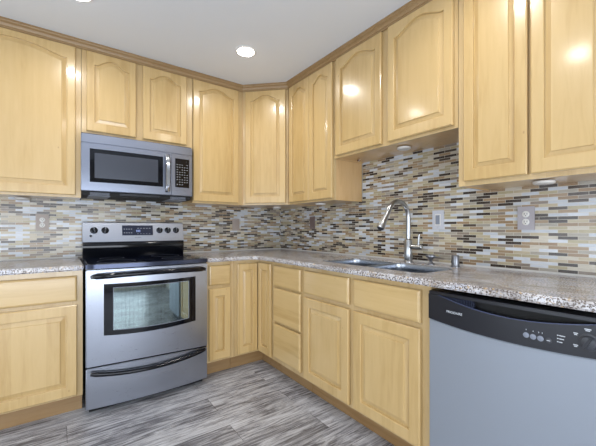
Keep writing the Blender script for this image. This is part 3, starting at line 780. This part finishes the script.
# buttons, knob, lettering (local x = -2.195 - Y)
for k, (yy, zz) in enumerate(((-2.575, 0.776), (-2.5955, 0.775), (-2.6165, 0.7745), (-2.639, 0.774))):
    x = -2.195-yy; bm = bmesh.new(); lathe(bm, [(0.0092, 0), (0.0092, -0.002), (0.0065, -0.0032)], n=18, axis='y'); o = finish('push_button', bm, 'mid_grey' if k < 3 else 'dark_grey', t); o.location = (x, -0.6452+db(x), zz)
    boxes('button_mark', 'print', o, *([(-0.0008, 0.0008, -0.0004, 0.0008, 0.017, 0.0205)] if k < 2 else [(-0.006, -0.0045, -0.0004, 0.0008, 0.017, 0.0215), (0.004, 0.0055, -0.0004, 0.0008, 0.017, 0.0215)] if k == 2 else [(-0.005, 0.005, -0.0036, -0.0028, -0.001, 0.001)]), bevel=0)
bs = []
for k, (a_, b_) in enumerate(((0.0, 0.021), (0.0, 0.018), (0.0, 0.014))):
    x = 0.466; y = -0.645+db(x+0.01); z = 0.796-0.0105*k
    bs += [(x, x+0.004, y-0.0008, y+0.0008, z, z+0.003), (x+0.0055, x+b_, y-0.0008, y+0.0008, z, z+0.0026)]
boxes('indicator_print', 'print', cp, *bs, bevel=0)
x = 0.545; kb_y = -0.645+db(x)
bm = bmesh.new(); lathe(bm, [(0.027, 0), (0.027, -0.003), (0.021, -0.005), (0.019, -0.018), (0.015, -0.020)], n=28, axis='y'); kb = finish('cycle_knob', bm, 'dark_grey', t); kb.location = (x, kb_y, 0.795)
o = boxes('knob_grip', 'black_plastic', kb, (-0.004, 0.004, -0.027, -0.018, -0.016, 0.018), bevel=0.002); o.rotation_euler = (0, 0.5, 0)
for a_, w_ in ((95, 0.016), (150, 0.011), (210, 0.012), (25, 0.012), (-35, 0.014)):
    cx2, cz2 = x+0.037*math.cos(math.radians(a_)), 0.795+0.037*math.sin(math.radians(a_))
    yy = -0.645+db(cx2)
    boxes('cycle_print', 'print', cp, (cx2-w_/2, cx2+w_/2, yy-0.0008, yy+0.0008, cz2+0.0006, cz2+0.0036), (cx2-w_/3, cx2+w_/3, yy-0.0008, yy+0.0008, cz2-0.0038, cz2-0.001), bevel=0)
text('brand_lettering', 'FRIGIDAIRE', 0.0135, 'print', cp, (0.123, -0.6452+db(0.12), 0.797), (PI/2, 0, math.atan2(db(0.13)-db(0.11), 0.02)))

# ------------------------------------------------------------------ outlets
def wall_plate(name, cat, label, loc, rz, m_plate, kind, group=None):
    t = thing(name, label, cat, loc, rz, 'wall plates on the mosaic')
    boxes('cover_plate', m_plate, t, (-0.038, 0.038, -0.0065, -0.0005, -0.060, 0.060), bevel=0.0025)
    if kind == 'duplex':
        for sz in (-1, 1):
            bm = bmesh.new(); lathe(bm, [(0.0165, 0), (0.0165, -0.0025), (0.015, -0.003)], (0, -0.0065, sz*0.02), 'y', 20); r_ = finish('receptacle', bm, 'white', t)
            boxes('socket_slots', 'black_matte', r_, (-0.0075, -0.005, -0.0101, -0.0093, sz*0.02-0.002, sz*0.02+0.007), (0.005, 0.0075, -0.0101, -0.0093, sz*0.02-0.002, sz*0.02+0.007), (-0.002, 0.002, -0.0101, -0.0093, sz*0.02-0.0095, sz*0.02-0.0055), bevel=0)
    elif kind == 'blank':
        boxes('rocker', m_plate, t, (-0.0165, 0.0165, -0.0095, -0.0065, -0.033, 0.033), bevel=0.0015)
    else:
        boxes('rocker_frame', 'white', t, (-0.019, 0.019, -0.0085, -0.0065, -0.036, 0.036), bevel=0.001)
        boxes('rocker', 'mid_grey', t, (-0.0135, 0.0135, -0.0115, -0.0085, -0.029, 0.029), bevel=0.0015)
    for sz in ((-0.049, 0.049) if kind != 'duplex' else (0.0,)):
        bm = bmesh.new(); lathe(bm, [(0.003, 0), (0.003, -0.0008)], (0, -0.0066, sz), 'y', 12)
        finish('screw', bm, 'nickel', t)
    return t
wall_plate('wall_outlet', 'outlet', 'taupe duplex outlet on the mosaic left of the range', (-2.065, -T, 1.187), 0, 'plate_taupe', 'duplex')
wall_plate('light_switch', 'switch', 'grey-brown switch plate on the back mosaic right of the range', (-0.535, -T, 1.183), 0, 'plate_taupe', 'blank')
wall_plate('light_switch', 'switch', 'dark brown switch plate near the mosaic corner under two narrow doors', (-T, -0.575, 1.198), R, 'plate_brown', 'blank')
wall_plate('light_switch', 'switch', 'pale grey rocker switch on the mosaic right of the faucet', (-T, -1.863, 1.199), R, 'plate_grey', 'rocker')
wall_plate('wall_outlet', 'outlet', 'grey duplex outlet on the mosaic above the dishwasher', (-T, -2.35, 1.197), R, 'plate_mid', 'duplex')

# ------------------------------------------------------------------ puck lights under the cabinets
PUCKS = [(-2.17, -0.08, 1.3565, 'white puck light under the cabinet left of the microwave'),
         (-0.21, -0.262, 1.3565, 'white puck light under the diagonal corner cabinet'),
         (-0.184, -0.908, 1.3565, 'white puck light under the two narrow-door cabinet'),
         (-0.186, -1.736, 1.6615, 'white puck light under the raised cabinet over the sink'),
         (-0.20, -2.486, 1.3565, 'white puck light under the cabinet above the dishwasher')]
for x, y, z, lb in PUCKS:
    t = thing('puck_light', lb, 'light', (x, y, z), 0, 'puck lights under the cabinets')
    bm = bmesh.new(); lathe(bm, [(0.040, -0.0005), (0.042, -0.003), (0.042, -0.010), (0.036, -0.014), (0.031, -0.014)], n=28); finish('housing', bm, 'white', t)
    bm = bmesh.new(); lathe(bm, [(0.0305, -0.0125), (0.0305, -0.0145), (0.022, -0.0155)], n=28); finish('lens', bm, 'caulk', t)
bm = bmesh.new(); lathe(bm, [(0.012, -0.0005), (0.012, -0.006), (0.006, -0.012)], n=16)
t = thing('wire_clip', 'small brown wire clip under the left end of the cabinet over the sink', 'clip', (-0.14, -1.30, 1.6615))
finish('clip_base', bm, mat('brown_plastic', (96, 62, 40), 0.5), t)
bm = bmesh.new(); tube(bm, [(0, 0, -0.010), (-0.012, -0.012, -0.016), (-0.02, -0.024, -0.010), (-0.014, -0.03, -0.003), (-0.006, -0.022, -0.004)], 0.0016, 8); finish('wire', bm, 'white', t)

# ------------------------------------------------------------------ recessed ceiling lights
LBL = ['round recessed ceiling light nearest the diagonal corner cabinet', 'round recessed ceiling light in front of the cabinet left of the microwave',
       'round recessed ceiling light in front of the dishwasher', 'round recessed ceiling light nearest the viewer, over open floor']
for (x, y), lb in zip(CANS, LBL):
    t = thing('ceiling_light', lb, 'light', (x, y, CEIL), 0, 'recessed ceiling lights')
    bm = bmesh.new(); lathe(bm, [(0.074, -0.0005), (0.074, -0.003), (0.064, -0.007), (0.061, -0.007), (0.061, -0.0008)], n=40, cap=False); finish('trim_ring', bm, 'lamp_trim', t)
    bm = bmesh.new(); lathe(bm, [(0.0605, -0.003), (0.060, -0.009), (0.042, -0.0145), (0.02, -0.016)], n=40); finish('lens', bm, 'lamp', t)
